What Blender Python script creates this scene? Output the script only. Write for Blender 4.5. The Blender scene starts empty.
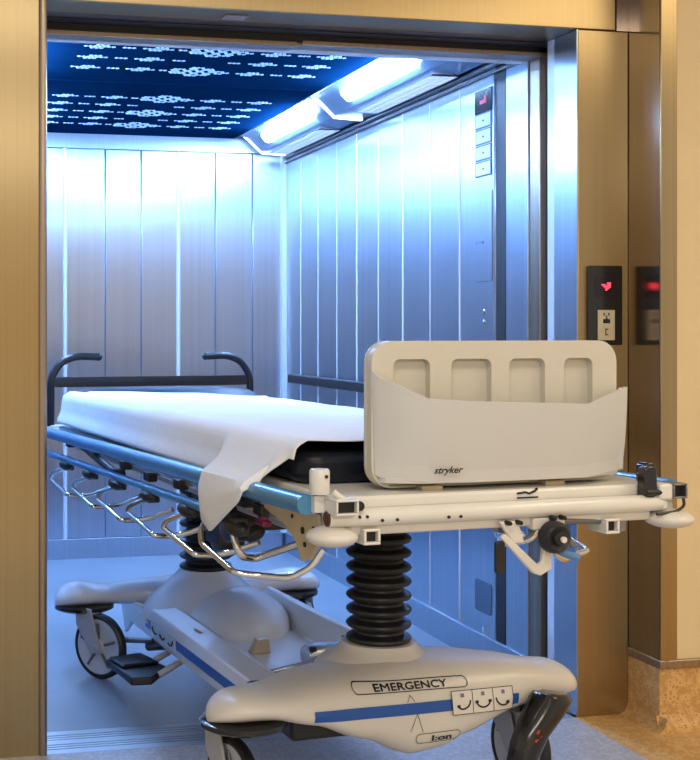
import bpy, bmesh, math, random
from mathutils import Vector, Matrix
from mathutils.bvhtree import BVHTree

random.seed(4)
C = bpy.context.scene.collection
scene = bpy.context.scene
PI = math.pi

# ------------------------------------------------------------------ camera
YAW = math.atan(281 / 1280)
cam_data = bpy.data.cameras.new('camera')
cam = bpy.data.objects.new('camera', cam_data)
C.objects.link(cam)
cam.location = (0, 0, 1.10)
cam.rotation_euler = (PI / 2, 0, -YAW)
cam_data.sensor_fit = 'VERTICAL'
cam_data.sensor_height = 36
cam_data.lens = 1280 / 760 * 36
cam_data.shift_x = (350 - 181) / 760
cam_data.shift_y = -(380 - 330) / 760
cam_data.clip_start = 0.05
scene.camera = cam

# ------------------------------------------------------------------ world and light
world = bpy.data.worlds.new('world')
scene.world = world
world.use_nodes = True
world.node_tree.nodes['Background'].inputs[0].default_value = (1.0, 0.90, 0.78, 1)
world.node_tree.nodes['Background'].inputs[1].default_value = 0.6


def area(name, loc, rot, sx, sy, power, col):
    l = bpy.data.lights.new(name, 'AREA')
    l.shape = 'RECTANGLE'
    l.size, l.size_y = sx, sy
    l.energy = power
    l.color = col
    o = bpy.data.objects.new(name, l)
    o.location = loc
    o.rotation_euler = rot
    C.objects.link(o)
    return o


area('corridor_light', (0.4, 0.9, 2.55), (0, 0, 0), 1.2, 0.5, 20, (1.0, 0.95, 0.88))
area('corridor_light', (0.4, -2.6, 2.5), (0, 0, 0), 3.6, 0.5, 150, (1.0, 0.97, 0.92))
area('corridor_light', (2.9, 1.2, 2.52), (0, 0, 0), 0.8, 1.6, 26, (1.0, 0.84, 0.58))
LAMP_STRENGTH = 185.0
LAMP_COLOR = (0.31, 0.54, 1.0)

scene.view_settings.view_transform = 'Standard'
scene.view_settings.look = 'None'
scene.view_settings.exposure = 0.0
scene.view_settings.gamma = 1.0
scene.view_settings.use_curve_mapping = False


# ------------------------------------------------------------------ materials
def mat(name, col, rough=0.5, metal=0.0, spec=0.5, coat=0.0, bump=None, vary=None, emit=None, aniso=0.0, noise_scale=None):
    m = bpy.data.materials.new(name)
    m.use_nodes = True
    nt = m.node_tree
    b = nt.nodes['Principled BSDF']
    b.inputs['Base Color'].default_value = (*col, 1)
    b.inputs['Roughness'].default_value = rough
    b.inputs['Metallic'].default_value = metal
    b.inputs['Specular IOR Level'].default_value = spec
    b.inputs['Coat Weight'].default_value = coat
    if emit:
        b.inputs['Emission Color'].default_value = (*emit[0], 1)
        b.inputs['Emission Strength'].default_value = emit[1]
    tc = nt.nodes.new('ShaderNodeTexCoord')
    mp = nt.nodes.new('ShaderNodeMapping')
    nt.links.new(tc.outputs['Object'], mp.inputs['Vector'])
    if noise_scale:
        mp.inputs['Scale'].default_value = noise_scale
    if vary or bump:
        n = nt.nodes.new('ShaderNodeTexNoise')
        n.inputs['Scale'].default_value = (vary or bump)[0]
        n.inputs['Detail'].default_value = 4
        nt.links.new(mp.outputs[0], n.inputs['Vector'])
    if vary:
        r = nt.nodes.new('ShaderNodeValToRGB')
        a = vary[1]
        r.color_ramp.elements[0].position = 0.3
        r.color_ramp.elements[1].position = 0.7
        r.color_ramp.elements[0].color = (*[c * (1 - a) for c in col], 1)
        r.color_ramp.elements[1].color = (*[min(1, c * (1 + a)) for c in col], 1)
        nt.links.new(n.outputs['Fac'], r.inputs[0])
        nt.links.new(r.outputs[0], b.inputs['Base Color'])
    if bump:
        bp = nt.nodes.new('ShaderNodeBump')
        bp.inputs['Strength'].default_value = bump[1]
        bp.inputs['Distance'].default_value = 0.01
        nt.links.new(n.outputs['Fac'], bp.inputs['Height'])
        nt.links.new(bp.outputs[0], b.inputs['Normal'])
    return m


def steel(name, col, rough, brush, vertical=True, amp=0.12):
    """brushed stainless sheet: fine streaks in colour and roughness"""
    m = bpy.data.materials.new(name)
    m.use_nodes = True
    nt = m.node_tree
    b = nt.nodes['Principled BSDF']
    b.inputs['Metallic'].default_value = 1.0
    tc = nt.nodes.new('ShaderNodeTexCoord')
    mp = nt.nodes.new('ShaderNodeMapping')
    mp.inputs['Scale'].default_value = (brush, brush, 0.6) if vertical else (0.6, 0.6, brush)
    n = nt.nodes.new('ShaderNodeTexNoise')
    n.inputs['Scale'].default_value = 1.0
    n.inputs['Detail'].default_value = 5
    nt.links.new(tc.outputs['Object'], mp.inputs[0])
    nt.links.new(mp.outputs[0], n.inputs['Vector'])
    r = nt.nodes.new('ShaderNodeValToRGB')
    r.color_ramp.elements[0].position = 0.3
    r.color_ramp.elements[1].position = 0.7
    r.color_ramp.elements[0].color = (*[c * (1 - amp) for c in col], 1)
    r.color_ramp.elements[1].color = (*[min(1, c * (1 + amp)) for c in col], 1)
    nt.links.new(n.outputs['Fac'], r.inputs[0])
    nt.links.new(r.outputs[0], b.inputs['Base Color'])
    mr = nt.nodes.new('ShaderNodeMapRange')
    mr.inputs['To Min'].default_value = rough * 0.97
    mr.inputs['To Max'].default_value = rough * 1.03
    nt.links.new(n.outputs['Fac'], mr.inputs['Value'])
    nt.links.new(mr.outputs[0], b.inputs['Roughness'])
    # brushing runs vertically, so highlights spread sideways
    g = nt.nodes.new('ShaderNodeNewGeometry')
    cx = nt.nodes.new('ShaderNodeVectorMath')
    cx.operation = 'CROSS_PRODUCT'
    cx.inputs[1].default_value = (0.02, 0.03, 1)
    nt.links.new(g.outputs['True Normal'], cx.inputs[0])
    nt.links.new(cx.outputs[0], b.inputs['Tangent'])
    b.inputs['Anisotropic'].default_value = 0.85
    # gentle large waviness of the sheet
    n2 = nt.nodes.new('ShaderNodeTexNoise')
    n2.inputs['Scale'].default_value = 1.6
    nt.links.new(tc.outputs['Object'], n2.inputs['Vector'])
    bp = nt.nodes.new('ShaderNodeBump')
    bp.inputs['Strength'].default_value = 0.12
    bp.inputs['Distance'].default_value = 0.03
    nt.links.new(n2.outputs['Fac'], bp.inputs['Height'])
    nt.links.new(bp.outputs[0], b.inputs['Normal'])
    return m


def speckle(name, base, dots, scale, rough=0.5, mid=None):
    m = bpy.data.materials.new(name)
    m.use_nodes = True
    nt = m.node_tree
    b = nt.nodes['Principled BSDF']
    b.inputs['Roughness'].default_value = rough
    tc = nt.nodes.new('ShaderNodeTexCoord')
    v = nt.nodes.new('ShaderNodeTexVoronoi')
    v.inputs['Scale'].default_value = scale
    n = nt.nodes.new('ShaderNodeTexNoise')
    n.inputs['Scale'].default_value = scale * 0.35
    n.inputs['Detail'].default_value = 6
    nt.links.new(tc.outputs['Object'], v.inputs['Vector'])
    nt.links.new(tc.outputs['Object'], n.inputs['Vector'])
    r = nt.nodes.new('ShaderNodeValToRGB')
    e = r.color_ramp.elements
    e[0].position, e[0].color = 0.10, (*dots, 1)
    e[1].position, e[1].color = 0.42, (*base, 1)
    x = nt.nodes.new('ShaderNodeMixRGB')
    x.blend_type = 'MIX'
    x.inputs[2].default_value = (*(mid or base), 1)
    cr = nt.nodes.new('ShaderNodeValToRGB')
    cr.color_ramp.elements[0].position = 0.45
    cr.color_ramp.elements[1].position = 0.62
    nt.links.new(n.outputs['Fac'], cr.inputs[0])
    nt.links.new(cr.outputs[0], x.inputs[0])
    nt.links.new(v.outputs['Distance'], r.inputs[0])
    nt.links.new(r.outputs[0], x.inputs[1])
    nt.links.new(x.outputs[0], b.inputs['Base Color'])
    return m


M = {}
M['gold_steel'] = steel('gold_steel', (0.45, 0.34, 0.18), 0.34, 110, amp=0.045)
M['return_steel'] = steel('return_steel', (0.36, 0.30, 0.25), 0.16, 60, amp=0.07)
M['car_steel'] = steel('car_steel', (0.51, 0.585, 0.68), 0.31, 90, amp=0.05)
M['strip'] = mat('polished_strip', (0.86, 0.92, 0.98), 0.22, 0.35)
M['dark_joint'] = mat('dark_joint', (0.22, 0.32, 0.48), 0.5, 0.3)
M['brown_steel'] = steel('brown_steel', (0.42, 0.34, 0.26), 0.35, 60)
M['dark_track'] = mat('dark_track', (0.035, 0.034, 0.035), 0.45, 0.5, vary=(3, 0.3))
M['soffit'] = steel('soffit_steel', (0.24, 0.25, 0.27), 0.35, 40)
M['ceiling_blue'] = mat('ceiling_panel', (0.002, 0.022, 0.065), 0.45, 0.0, spec=0.0, vary=(2.5, 0.15))
M['cove'] = mat('cove_shell', (0.30, 0.42, 0.58), 0.25, 0.6)
M['grille'] = mat('white_grille', (0.85, 0.88, 0.92), 0.45)
M['lamp'] = mat('lamp_diffuser', (1, 1, 1), 0.5, emit=(LAMP_COLOR, LAMP_STRENGTH))
M['louvre_glow'] = mat('louvre_glow', (0.8, 0.85, 0.95), 0.5, emit=((0.6, 0.75, 1.0), 2.2))
M['cutout'] = mat('lit_cutout', (0.4, 0.55, 0.8), 0.5, emit=((0.26, 0.54, 1.0), 0.42))
M['seam_light'] = mat('lit_seam', (0.7, 0.85, 1), 0.5, emit=((0.55, 0.78, 1.0), 6.0))
M['car_floor'] = mat('car_floor_vinyl', (0.27, 0.34, 0.42), 0.30, 0.0, vary=(3, 0.08), bump=None)
M['granite'] = speckle('grey_granite', (0.46, 0.47, 0.50), (0.22, 0.23, 0.26), 260, 0.4, (0.56, 0.57, 0.60))
M['terrazzo'] = speckle('tan_terrazzo', (0.74, 0.46, 0.18), (0.32, 0.16, 0.05), 110, 0.45, (0.58, 0.33, 0.11))
M['cream_wall'] = mat('cream_paint', (0.80, 0.64, 0.38), 0.6, vary=(8, 0.03))
M['ceiling_paint'] = mat('ceiling_paint', (0.75, 0.70, 0.6), 0.7, vary=(8, 0.03))
M['sill'] = mat('sill_aluminium', (0.62, 0.66, 0.70), 0.35, 0.85, vary=(5, 0.1))
M['black_rail'] = mat('black_handrail', (0.012, 0.014, 0.018), 0.35)
M['black'] = mat('black_rubber', (0.014, 0.014, 0.016), 0.42, vary=(20, 0.2))
M['black_gloss'] = mat('black_plastic', (0.012, 0.011, 0.012), 0.18, coat=0.3)
M['vinyl'] = mat('black_vinyl', (0.006, 0.008, 0.014), 0.36, spec=0.3, bump=(60, 0.05))
M['cream'] = mat('cream_plastic', (0.76, 0.71, 0.63), 0.32, vary=(6, 0.03), coat=0.1)
M['pocket'] = mat('pocket_plastic', (0.60, 0.59, 0.56), 0.42, vary=(6, 0.02))
M['board'] = mat('board_plastic', (0.66, 0.62, 0.52), 0.42, vary=(6, 0.02))
M['white_paint'] = mat('white_powder_coat', (0.78, 0.75, 0.68), 0.30, coat=0.2, vary=(7, 0.03))
M['base_white'] = mat('base_white', (0.80, 0.82, 0.85), 0.26, coat=0.35, vary=(4, 0.03))
M['grey_plastic'] = mat('grey_plastic', (0.42, 0.42, 0.43), 0.4)
M['tan_steel'] = mat('tan_bracket', (0.62, 0.50, 0.32), 0.4, 0.2, vary=(12, 0.12))
M['rail_tube'] = mat('rail_tube', (0.62, 0.66, 0.70), 0.22, 0.75)
M['blue_tube'] = mat('blue_anodised_tube', (0.09, 0.30, 0.56), 0.28, 0.35)
M['hub'] = mat('hub_grey', (0.55, 0.56, 0.58), 0.4)
M['chrome'] = mat('chrome', (0.82, 0.80, 0.76), 0.12, 1.0)
M['steel_dark'] = mat('dark_steel', (0.22, 0.22, 0.23), 0.35, 0.8)
M['wheel_grey'] = mat('wheel_grey', (0.50, 0.50, 0.50), 0.45)
M['stripe_blue'] = mat('blue_stripe', (0.015, 0.10, 0.42), 0.35)
M['ink'] = mat('black_ink', (0.01, 0.01, 0.01), 0.5)
M['label_white'] = mat('label_white', (0.80, 0.76, 0.68), 0.4)
M['label_tan'] = mat('label_tan', (0.62, 0.55, 0.38), 0.4, vary=(30, 0.1))
M['red_led'] = mat('red_led', (1, 0.05, 0.05), 0.5, emit=((1.0, 0.03, 0.06), 3.5))
M['dim_led'] = mat('dim_red_led', (0.3, 0.02, 0.06), 0.5, emit=((0.8, 0.03, 0.12), 0.6))
M['red'] = mat('red_paint', (0.55, 0.03, 0.03), 0.4)
M['magenta'] = mat('magenta_plastic', (0.20, 0.015, 0.07), 0.4)
M['blue_lever'] = mat('blue_lever', (0.10, 0.25, 0.50), 0.35)
M['recess'] = mat('recess_tan', (0.66, 0.585, 0.46), 0.55)
M['pink'] = mat('pink_sticker', (0.30, 0.22, 0.20), 0.5)


def cloth_mat():
    m = mat('white_sheet', (0.93, 0.93, 0.93), 0.8)
    nt = m.node_tree
    b = nt.nodes['Principled BSDF']
    tc = nt.nodes['Texture Coordinate']
    n = nt.nodes.new('ShaderNodeTexNoise')
    n.inputs['Scale'].default_value = 9
    n.inputs['Detail'].default_value = 5
    n.inputs['Distortion'].default_value = 0.6
    nt.links.new(tc.outputs['Object'], n.inputs['Vector'])
    bp = nt.nodes.new('ShaderNodeBump')
    bp.inputs['Strength'].default_value = 0.35
    bp.inputs['Distance'].default_value = 0.012
    nt.links.new(n.outputs['Fac'], bp.inputs['Height'])
    nt.links.new(bp.outputs[0], b.inputs['Normal'])
    return m


M['sheet'] = cloth_mat()


# ------------------------------------------------------------------ mesh helpers
class MB:
    def __init__(self):
        self.bm = bmesh.new()

    def box(self, x0, x1, y0, y1, z0, z1, rot=None, piv=None):
        vs = [self.bm.verts.new((x, y, z)) for x in (x0, x1) for y in (y0, y1) for z in (z0, z1)]
        for f in ((0, 1, 3, 2), (4, 6, 7, 5), (0, 4, 5, 1), (2, 3, 7, 6), (0, 2, 6, 4), (1, 5, 7, 3)):
            self.bm.faces.new([vs[i] for i in f])
        if rot:
            p = Vector(piv) if piv else Vector(((x0 + x1) / 2, (y0 + y1) / 2, (z0 + z1) / 2))
            bmesh.ops.rotate(self.bm, cent=p, matrix=rot, verts=vs)
        return vs

    def ring_loft(self, rings, closed=True, caps=True):
        R = [[self.bm.verts.new(p) for p in r] for r in rings]
        n = len(R[0])
        for a, b in zip(R, R[1:]):
            for i in range(n if closed else n - 1):
                j = (i + 1) % n
                self.bm.faces.new((a[i], a[j], b[j], b[i]))
        if caps:
            self.bm.faces.new(list(reversed(R[0])))
            self.bm.faces.new(R[-1])
        return R

    def tube(self, pts, r, n=12, r2=None):
        pts = [Vector(p) for p in pts]
        rings = []
        up = None
        for i, p in enumerate(pts):
            if i == 0:
                d = pts[1] - p
            elif i == len(pts) - 1:
                d = p - pts[i - 1]
            else:
                d = (pts[i + 1] - p).normalized() + (p - pts[i - 1]).normalized()
            d.normalize()
            if up is None:
                up = Vector((0, 0, 1)) if abs(d.z) < 0.9 else Vector((1, 0, 0))
            a = d.cross(up)
            a.normalize()
            b = a.cross(d)
            b.normalize()
            up = b
            rr = r if r2 is None else r + (r2 - r) * i / (len(pts) - 1)
            rings.append([p + a * rr * math.cos(2 * PI * k / n) + b * rr * math.sin(2 * PI * k / n) for k in range(n)])
        self.ring_loft(rings)
        return self

    def lathe(self, c, prof, n=28, axis='z', caps=True):
        """prof: (radius, height) list; axis of revolution through c"""
        rings = []
        for r, t in prof:
            ring = []
            for k in range(n):
                a = 2 * PI * k / n
                u, v = max(r, 1e-4) * math.cos(a), max(r, 1e-4) * math.sin(a)
                if axis == 'z':
                    q = (c[0] + u, c[1] + v, c[2] + t)
                elif axis == 'x':
                    q = (c[0] + t, c[1] + u, c[2] + v)
                else:
                    q = (c[0] + u, c[1] + t, c[2] + v)
                ring.append(q)
            rings.append(ring)
        self.ring_loft(rings, caps=caps)
        return self

    def prism(self, poly, axis, a, b):
        """extrude 2D polygon along an axis between a and b"""
        def q(u, v, t):
            return {'x': (t, u, v), 'y': (u, t, v), 'z': (u, v, t)}[axis]
        self.ring_loft([[q(u, v, a) for u, v in poly], [q(u, v, b) for u, v in poly]])
        return self

    def ell(self, c, rx, ry, rz, seg=24, rings=14):
        mt = Matrix.Translation(c) @ Matrix.Diagonal((rx, ry, rz, 1))
        bmesh.ops.create_uvsphere(self.bm, u_segments=seg, v_segments=rings, radius=1, matrix=mt)
        return self

    def build(self, name, m, parent=None, bevel=0, smooth=True, seg=2, origin='base', sub=0, world_at=None):
        bmesh.ops.recalc_face_normals(self.bm, faces=self.bm.faces)
        me = bpy.data.meshes.new(name)
        self.bm.to_mesh(me)
        self.bm.free()
        me.materials.append(m)
        o = bpy.data.objects.new(name, me)
        C.objects.link(o)
        if world_at:
            # geometry given in the stretcher's own frame, placed like the stretcher, origin at its base
            loc, ang = world_at
            xs = [v.co for v in me.vertices]
            c = Vector((sum(v.x for v in xs) / len(xs), sum(v.y for v in xs) / len(xs), min(v.z for v in xs)))
            me.transform(Matrix.Translation(-c))
            o.location = Vector(loc) + Matrix.Rotation(ang, 3, 'Z') @ c
            o.rotation_euler = (0, 0, ang)
        elif parent is None:
            xs = [v.co for v in me.vertices]
            c = Vector(((min(v.x for v in xs) + max(v.x for v in xs)) / 2,
                        (min(v.y for v in xs) + max(v.y for v in xs)) / 2, min(v.z for v in xs)))
            me.transform(Matrix.Translation(-c))
            o.location = c
        else:
            o.parent = parent
            if parent.type == 'MESH':
                # parents' meshes keep identity placement below the thing, so only top-level ones need an offset
                if parent.parent is None:
                    me.transform(Matrix.Translation(-Vector(parent.location)))
        if smooth:
            for p in me.polygons:
                p.use_smooth = True
            me.set_sharp_from_angle(angle=math.radians(38))
        if bevel:
            b = o.modifiers.new('bevel', 'BEVEL')
            b.width = bevel
            b.segments = seg
            b.limit_method = 'ANGLE'
            b.angle_limit = math.radians(35)
            b.harden_normals = False
        if sub:
            s = o.modifiers.new('subdivision', 'SUBSURF')
            s.levels = s.render_levels = sub
        return o


def arc(points, radius=0.02, n=5):
    """round the corners of a polyline"""
    P = [Vector(p) for p in points]
    out = [P[0]]
    for i in range(1, len(P) - 1):
        a, b, c = P[i - 1], P[i], P[i + 1]
        r = min(radius, (a - b).length * 0.45, (c - b).length * 0.45)
        s = b + (a - b).normalized() * r
        e = b + (c - b).normalized() * r
        for k in range(n + 1):
            t = k / n
            out.append(s * (1 - t) ** 2 + b * 2 * t * (1 - t) + e * t ** 2)
    out.append(P[-1])
    return out


def rrect(x0, x1, z0, z1, r, n=6):
    pts = []
    for cx, cz, a0 in ((x1 - r, z0 + r, -90), (x1 - r, z1 - r, 0), (x0 + r, z1 - r, 90), (x0 + r, z0 + r, 180)):
        for k in range(n + 1):
            a = math.radians(a0 + 90 * k / n)
            pts.append((cx + r * math.cos(a), cz + r * math.sin(a)))
    return pts


def tag(o, label=None, cat=None, group=None, kind=None):
    if label:
        o['label'] = label
    if cat:
        o['category'] = cat
    if group:
        o['group'] = group
    if kind:
        o['kind'] = kind
    return o


def empty(name, loc, rz=0, **k):
    o = bpy.data.objects.new(name, None)
    C.objects.link(o)
    o.location = loc
    o.rotation_euler = (0, 0, rz)
    o.empty_display_size = 0.1
    return tag(o, **k)


def struct(mb, name, m, label=None, **k):
    o = mb.build(name, m, **k)
    if o.parent is None:
        o['kind'] = 'structure'
        if label:
            o['label'] = label
    return o


def text_mesh(body, size, shear=0.0, bold=0.0, extrude=0.0):
    """returns flat mesh verts/faces of a word in the XY plane, baseline at 0, starting at x = 0"""
    cu = bpy.data.curves.new('lettering', 'FONT')
    cu.body = body
    cu.size = size
    cu.shear = shear
    cu.offset = bold
    cu.resolution_u = 3
    o = bpy.data.objects.new('lettering', cu)
    C.objects.link(o)
    dg = bpy.context.evaluated_depsgraph_get()
    me = bpy.data.meshes.new_from_object(o.evaluated_get(dg))
    vs = [v.co.copy() for v in me.vertices]
    fs = [tuple(p.vertices) for p in me.polygons]
    bpy.data.objects.remove(o)
    bpy.data.curves.remove(cu)
    bpy.data.meshes.remove(me)
    return vs, fs


# ================================================================== SETTING
FY = 3.31          # plane of the steel lift surround
CX0, CX1 = 0.16, 1.88
CY1 = 6.14
CZ = 2.045
DX0, DX1 = 0.372, 1.88
HZ = 1.955

# corridor floor and lift floor
mb = MB(); mb.box(-3.5, DX1 - 0.01, -5.0, FY, -0.05, 0); struct(mb, 'floor', M['granite'])
mb = MB(); mb.box(DX1 - 0.01, 4.5, -5.0, FY + 0.3, -0.05, 0); struct(mb, 'floor', M['terrazzo'])
mb = MB(); mb.box(CX0 - 0.2, CX1 + 0.12, 3.50, CY1 + 0.1, -0.05, 0); struct(mb, 'floor', M['car_floor'])
mb = MB(); mb.box(-3.5, 4.5, -5.0, FY, 2.6, 2.65); struct(mb, 'ceiling', M['ceiling_paint'])
# sill with grooves
mb = MB()
mb.box(DX0 - 0.1, DX1 + 0.1, FY, 3.50, -0.05, -0.006)
y = FY + 0.002
for w in (0.035, 0.012, 0.012, 0.034, 0.012, 0.012, 0.034):
    mb.box(DX0 - 0.1, DX1 - 0.001, y, y + w, -0.006, 0.0)
    y += w + 0.006
struct(mb, 'trim_1', M['sill'])

# front surround (steel) left and right of the opening, and over it
mb = MB(); mb.box(-3.5, DX0 - 0.022, FY, FY + 0.16, 0, 2.6); struct(mb, 'wall_front_left', M['gold_steel'])
mb = MB()
mb.tube([(DX0 - 0.011, FY + 0.004, 0), (DX0 - 0.011, FY + 0.004, HZ + 0.01)], 0.011, 16)
mb.box(DX0 - 0.022, DX0, FY + 0.004, FY + 0.16, 0, HZ + 0.01)
struct(mb, 'trim_2', M['brown_steel'])
mb = MB(); mb.box(DX1, 2.04, FY, FY + 0.13, 0, HZ); struct(mb, 'wall_front_right', M['gold_steel'], bevel=0.003)
mb = MB(); mb.box(DX0 - 0.022, 2.0, FY, FY + 0.13, HZ + 0.001, 2.6); struct(mb, 'wall_front_top', M['gold_steel'], bevel=0.003)
mb = MB(); mb.box(2.003, 2.04, FY, FY + 0.13, HZ + 0.001, 2.6); struct(mb, 'wall_front_top', M['return_steel'])
# side return, its gold edge and the cream corridor wall
mb = MB(); mb.box(2.04, 2.06, 3.156, FY + 0.13, 0.19, 2.6); struct(mb, 'wall_return', M['return_steel'])
mb = MB(); mb.box(2.0405, 2.091, 3.150, 3.156, 0.19, 2.6); mb.box(2.06, 2.091, 3.156, 3.2, 0.19, 2.6)
struct(mb, 'trim_3', M['gold_steel'], bevel=0.002)
mb = MB(); mb.box(2.091, 4.5, 3.158, 3.3, 0.19, 2.6); struct(mb, 'wall_right', M['cream_wall'])
mb = MB(); mb.box(2.036, 2.06, 3.146, FY, 0.168, 0.192); mb.box(2.06, 4.5, 3.146, 3.2, 0.168, 0.192)
struct(mb, 'trim_4', M['brown_steel'], bevel=0.003)
# terrazzo plinth with a cove at the floor
mb = MB()
mb.box(2.04, 4.5, 3.156, FY + 0.02, 0, 0.168)
cv = [(2.04, 0), (2.012, 0), (2.020, 0.004), (2.030, 0.012), (2.036, 0.024), (2.04, 0.04)]
mb.prism(cv, 'y', 3.12, FY)
cv = [(3.156, 0), (3.12, 0), (3.132, 0.004), (3.145, 0.012), (3.152, 0.024), (3.156, 0.04)]
mb.prism(cv, 'x', 2.03, 4.5)
struct(mb, 'baseboard_right', M['terrazzo'])
# corridor walls behind and beside the camera, for the steel to mirror
mb = MB(); mb.box(-3.5, 4.5, -5.1, -5.0, 0, 2.6); struct(mb, 'wall_back_corridor', M['cream_wall'])

# ---- door pocket, tracks and lift-car door frame on the right
mb = MB(); mb.box(DX1, DX1 + 0.06, FY + 0.13, FY + 0.172, 0, 2.2); struct(mb, 'trim_5', M['strip'])
mb = MB(); mb.box(DX1 + 0.025, 2.2, FY + 0.172, 3.535, 0, 2.2); struct(mb, 'door_1', M['dark_track'])
mb = MB(); mb.box(DX1 + 0.004, DX1 + 0.09, 3.537, 3.60, 0.002, 2.2); struct(mb, 'trim_6', M['brown_steel'], bevel=0.003)
mb = MB(); mb.box(DX1 - 0.002, DX1 + 0.001, FY + 0.001, FY + 0.129, 0.0, HZ - 0.001); struct(mb, 'trim_17', M['car_steel'])
# header: soffit of the surround, black track box, brown transom
mb = MB(); mb.box(DX0 - 0.02, DX1 + 0.03, FY + 0.13, FY + 0.172, HZ, 2.2); struct(mb, 'trim_7', M['soffit'])
mb = MB(); mb.box(DX0 - 0.3, 2.2, FY + 0.172, 3.535, HZ - 0.004, 2.2); struct(mb, 'trim_8', M['dark_track'])
mb = MB(); mb.box(DX0 - 0.3, DX1 + 0.09, 3.537, 3.60, 1.93, 2.2); struct(mb, 'trim_9', M['dark_track'])
mb = MB(); mb.box(DX0 - 0.3, 1.118, 3.532, 3.60, 1.918, 1.932); mb.box(1.135, DX1 + 0.09, 3.532, 3.60, 1.923, 1.937)
mb.box(1.11, 1.15, 3.545, 3.60, 1.922, 1.94)
struct(mb, 'trim_15', M['brown_steel'], bevel=0.002)
mb = MB(); mb.box(DX0 - 0.3, DX1, 3.602, 3.645, 1.922, 2.04); struct(mb, 'trim_10', M['strip'])
# left door stack (edge hidden behind the surround)
mb = MB(); mb.box(0.05, DX0 - 0.03, 3.50, 3.535, 0.0, 2.2); struct(mb, 'door_2', M['dark_track'])

# ---- lift car walls: panels with polished cover strips
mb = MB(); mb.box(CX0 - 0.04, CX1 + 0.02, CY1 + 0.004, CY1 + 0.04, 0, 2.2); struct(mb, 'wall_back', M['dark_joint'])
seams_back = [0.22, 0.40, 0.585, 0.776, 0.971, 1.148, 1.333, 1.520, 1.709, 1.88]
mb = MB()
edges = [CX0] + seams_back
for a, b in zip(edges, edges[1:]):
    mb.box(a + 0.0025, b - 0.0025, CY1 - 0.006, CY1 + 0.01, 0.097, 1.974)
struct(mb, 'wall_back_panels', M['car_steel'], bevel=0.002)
mb = MB()
for x in (0.776, 1.333):
    mb.tube([(x, CY1 - 0.006, 0.09), (x, CY1 - 0.006, 1.974)], 0.010, 12)
mb.box(1.855, 1.879, CY1 - 0.035, CY1 - 0.006, 0.09, 1.98)
struct(mb, 'trim_11', M['strip'])
mb = MB(); mb.box(CX0, CX1, CY1 - 0.02, CY1 + 0.003, 1.976, CZ + 0.05); struct(mb, 'trim_12', M['car_steel'])
mb = MB(); mb.box(CX0, CX1 - 0.021, CY1 - 0.022, CY1 + 0.002, 0.0, 0.095); struct(mb, 'baseboard_back', M['car_steel'], bevel=0.002)

mb = MB(); mb.box(CX1 + 0.006, CX1 + 0.03, 3.62, CY1, 0, 2.2); struct(mb, 'wall_right_car', M['dark_joint'])
seams = [3.603, 3.752, 4.092, 4.345, 4.602, 4.86, 5.107, 5.36, 5.62, 5.88, CY1]
mb = MB()
for i, (a, b) in enumerate(zip(seams, seams[1:])):
    if i == 1:
        a = 3.822
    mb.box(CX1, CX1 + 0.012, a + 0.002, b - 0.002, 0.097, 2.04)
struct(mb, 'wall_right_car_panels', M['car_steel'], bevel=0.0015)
mb = MB(); mb.box(CX1 + 0.001, CX1 + 0.008, 3.755, 3.820, 0.0, 2.2); struct(mb, 'recess_shade', M['dark_track'])  # dark strip set into the wall recess in place of its shade
mb = MB()
for y in (4.092, 4.602, 5.107):
    mb.tube([(CX1, y, 0.09), (CX1, y, 1.95)], 0.0045, 10)
for y in (4.345, 4.86, 5.36, 5.62, 5.88):
    mb.tube([(CX1, y, 0.09), (CX1, y, 1.95)], 0.0028, 8)
struct(mb, 'trim_13', M['strip'])
mb = MB(); mb.box(CX1 - 0.010, CX1 + 0.004, 3.603, CY1 - 0.023, 0.0, 0.0975); struct(mb, 'baseboard_right_car', M['car_steel'], bevel=0.002)
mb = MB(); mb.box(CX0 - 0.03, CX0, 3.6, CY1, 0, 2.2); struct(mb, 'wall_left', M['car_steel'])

# ---- car ceiling: dark panels with lit cut-outs
mb = MB(); mb.box(CX0 - 0.04, CX1 + 0.02, 3.60, CY1 + 0.04, CZ + 0.05, CZ + 0.10); struct(mb, 'ceiling', M['dark_track'])


def dots(mb, cx, cy, kind):
    px, py = 0.0155, 0.0190
    if kind == 'dash':
        pat = [(i, 0) for i in (-1, 0, 1)]
    elif kind == 'small':
        pat = [(i, 0) for i in range(-3, 4)] + [(i, j) for j in (-1, 1) for i in (-0.5, 0.5)] + [(-1.5, 1), (1.5, -1)]
    else:
        pat = []
        for j in range(-4, 5):
            n = [8, 6.4, 4.6, 2.8, 1][abs(j)]
            k = -n
            while k <= n + 0.01:
                q = round(k + (0.5 if j % 2 else 0))
                if not (abs(j) < 4 and abs(q) < n - 1.5 and (q + 2 * j) % 3 == 0):
                    pat.append((q + (0.5 if j % 2 else 0), j))
                k += 1
    for i, j in pat:
        x, y = cx + i * px, cy + j * py * (0.82 if kind == 'large' else 1) * 1.15
        poly = [(x - 0.0074, y), (x - 0.001, y - 0.0070), (x + 0.003, y - 0.0070), (x + 0.0074, y), (x + 0.001, y + 0.0070), (x - 0.003, y + 0.0070)]
        mb.prism(poly, 'z', CZ - 0.0022, CZ + 0.002)


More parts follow.
